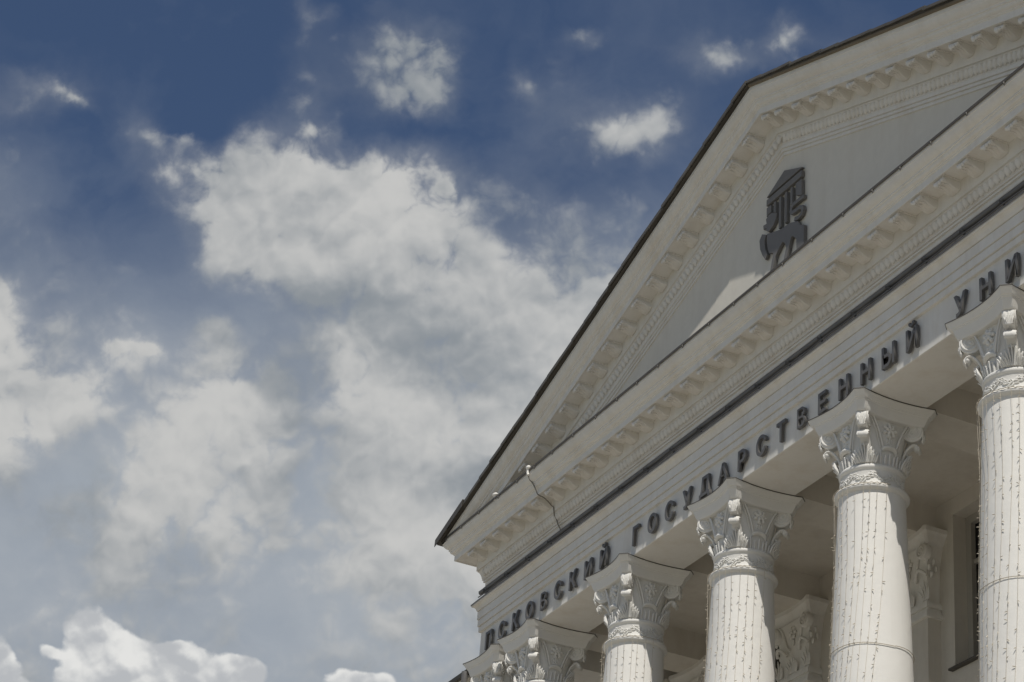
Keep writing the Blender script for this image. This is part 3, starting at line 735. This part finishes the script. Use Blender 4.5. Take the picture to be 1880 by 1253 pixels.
# cloud density
n_ = math_('ADD', math_('MULTIPLY', math_('SUBTRACT', n1.outputs['Fac'], .5), .85), math_('MULTIPLY', math_('SUBTRACT', bl, .24), 1.7))
Dn = math_('ADD', n_, B)
front = smooth(dot(dirv, fw), .90, .97)
gen = noise(dirv, 2.6, 8, .58, .3)
dens = math_('ADD', math_('MULTIPLY', Dn, front), math_('MULTIPLY', math_('MULTIPLY', math_('SUBTRACT', gen.outputs['Fac'], .42), 3.2), math_('SUBTRACT', 1., front)))
cover = smooth(dens, .36, .66)
cvn = cover.node; ll.new(math_('MAXIMUM', math_('MULTIPLY_ADD', B, -.42, 1.06), .66), cvn.inputs[2]); ll.new(math_('MINIMUM', math_('MULTIPLY_ADD', B, .22, .16), .36), cvn.inputs[1])
relief = math_('ADD', math_('MULTIPLY', math_('SUBTRACT', n1s.outputs['Fac'], n1b.outputs['Fac']), 1.5), math_('MULTIPLY', math_('SUBTRACT', bs, blu), 1.25))
edge = math_('MULTIPLY', math_('SUBTRACT', .75, dens, None, True), .35)
litf = math_('ADD', math_('ADD', relief, edge), math_('MULTIPLY_ADD', math_('SUBTRACT', LV, .5), 1.75, .44))
litf = smooth(litf, -.22, 1.25)
ccol = mixc(litf, (.235, .26, .285), (.515, .515, .505))
cg = mixc(smooth(gen.outputs['Fac'], .45, .75), (.60, .59, .58), (.46, .46, .46)); ccol = mixc(front, cg, ccol)  # invented clouds outside the view, kept bright to fill the shaded front
# high thin veil, thicker low down
vn = noise(vadd(wpos, (3, 1, 5)), .33, 6, .55, .4)
veil = math_('ADD', smooth(py, 1.5, 9.8, .03, .84), math_('MULTIPLY', math_('SUBTRACT', vn.outputs['Fac'], .5), math_('MULTIPLY', smooth(py, -2., 6., .26, .60), 1.0)))
veil = math_('MAXIMUM', math_('MINIMUM', veil, .92), 0.02)
vcol = (.345, .38, .42)
# low bright cumulus
vor = nn.new('ShaderNodeTexVoronoi'); vor.feature = 'SMOOTH_F1'; vor.inputs['Scale'].default_value = 1.7; vor.inputs['Smoothness'].default_value = .35
ll.new(vadd(pos, vscale(vadd(noise(pos, 2.6, 5, .6).outputs['Color'], (-.5, -.5, -.5)), .35)), vor.inputs['Vector'])
vor2 = nn.new('ShaderNodeTexVoronoi'); vor2.feature = 'SMOOTH_F1'; vor2.inputs['Scale'].default_value = 4.2; vor2.inputs['Smoothness'].default_value = .4
ll.new(vadd(pos, vscale(vadd(noise(pos, 5, 4, .6).outputs['Color'], (-.5, -.5, -.5)), .18)), vor2.inputs['Vector'])
puff = math_('MULTIPLY_ADD', math_('SUBTRACT', .42, vor.outputs['Distance']), .55, math_('MULTIPLY', math_('SUBTRACT', .42, vor2.outputs['Distance']), .22))
cn = noise(pos, 1.6, 10, .6)
CB = math_('ADD', blobs(pos, CUM), math_('ADD', puff, math_('MULTIPLY', math_('SUBTRACT', cn.outputs['Fac'], .5), .5)))
ccov = smooth(CB, .47, .72)
def vcell(off, sc, wsc, wamp):
    v = nn.new('ShaderNodeTexVoronoi'); v.feature = 'SMOOTH_F1'; v.inputs['Scale'].default_value = sc; v.inputs['Smoothness'].default_value = .45
    q = vadd(pos, off); ll.new(vadd(q, vscale(vadd(noise(q, wsc, 4, .55).outputs['Color'], (-.5, -.5, -.5)), wamp)), v.inputs['Vector']); return v.outputs['Distance']
rel = math_('SUBTRACT', vcell((.07, -.20, 0), 1.5, 2.0, .35), vcell((0, 0, 0), 1.5, 2.0, .35))
rel2 = math_('SUBTRACT', vcell((.03, -.09, 0), 3.4, 4, .2), vcell((0, 0, 0), 3.4, 4, .2))
cl = math_('ADD', math_('MULTIPLY', math_('SUBTRACT', noise(vadd(pos, (0, .0, 2)), .9, 6, .55).outputs['Fac'], .5), 1.5), math_('MULTIPLY_ADD', rel, 2.0, math_('MULTIPLY_ADD', rel2, .7, .50)))
cl = smooth(cl, -.05, 1.05)
cuc = mixc(cl, (.43, .445, .465), (.70, .70, .685))
def bg(c, s=1.):
    b = nn.new('ShaderNodeBackground'); b.inputs[1].default_value = s
    if isinstance(c, tuple): b.inputs[0].default_value = (*c, 1)
    else: ll.new(c, b.inputs[0])
    return b.outputs[0]
def mixs(f, a, b):
    m = nn.new('ShaderNodeMixShader'); ll.new(f, m.inputs[0]); ll.new(a, m.inputs[1]); ll.new(b, m.inputs[2]); return m.outputs[0]
s1 = mixs(veil, bsky.outputs[0], bg(vcol))
thick = math_('ADD', math_('MULTIPLY', smooth(B, .0, .80, .22, 1.), front), math_('SUBTRACT', 1., front))
haze_ = math_('MULTIPLY', math_('MULTIPLY', smooth(B, .10, .75, 0., .26), front), math_('MULTIPLY_ADD', math_('SUBTRACT', n1s.outputs['Fac'], .5), 2.2, .95, True))
alpha = math_('SUBTRACT', 1., math_('MULTIPLY', math_('SUBTRACT', 1., math_('MULTIPLY', cover, math_('MULTIPLY', thick, .98))), math_('SUBTRACT', 1., haze_)))
s2 = mixs(alpha, s1, bg(ccol))
s3 = mixs(math_('MULTIPLY', ccov, front), s2, bg(cuc))
ll.new(s3, outn.inputs[0])
w.cycles.sampling_method = 'MANUAL'; w.cycles.sample_map_resolution = 512

# ---------------------------------------------------------------- camera
cd = D.cameras.new('camera'); cd.sensor_width = 36; cd.lens = FPX*36/1880; cd.clip_end = 2000; cd.clip_start = .5
co = link(D.objects.new('camera', cd))
mt = Matrix((r2, u2, -fw)).transposed().to_4x4(); mt.translation = Vector((28.75103+XO, -13.58103, -12.79044+ZO)); co.matrix_world = mt
SC.camera = co
SC.view_settings.view_transform = 'Standard'; SC.view_settings.look = 'None'; SC.view_settings.exposure = .12; SC.view_settings.gamma = 1
SC.render.engine = 'CYCLES'; SC.cycles.max_bounces = 8; SC.cycles.diffuse_bounces = 5
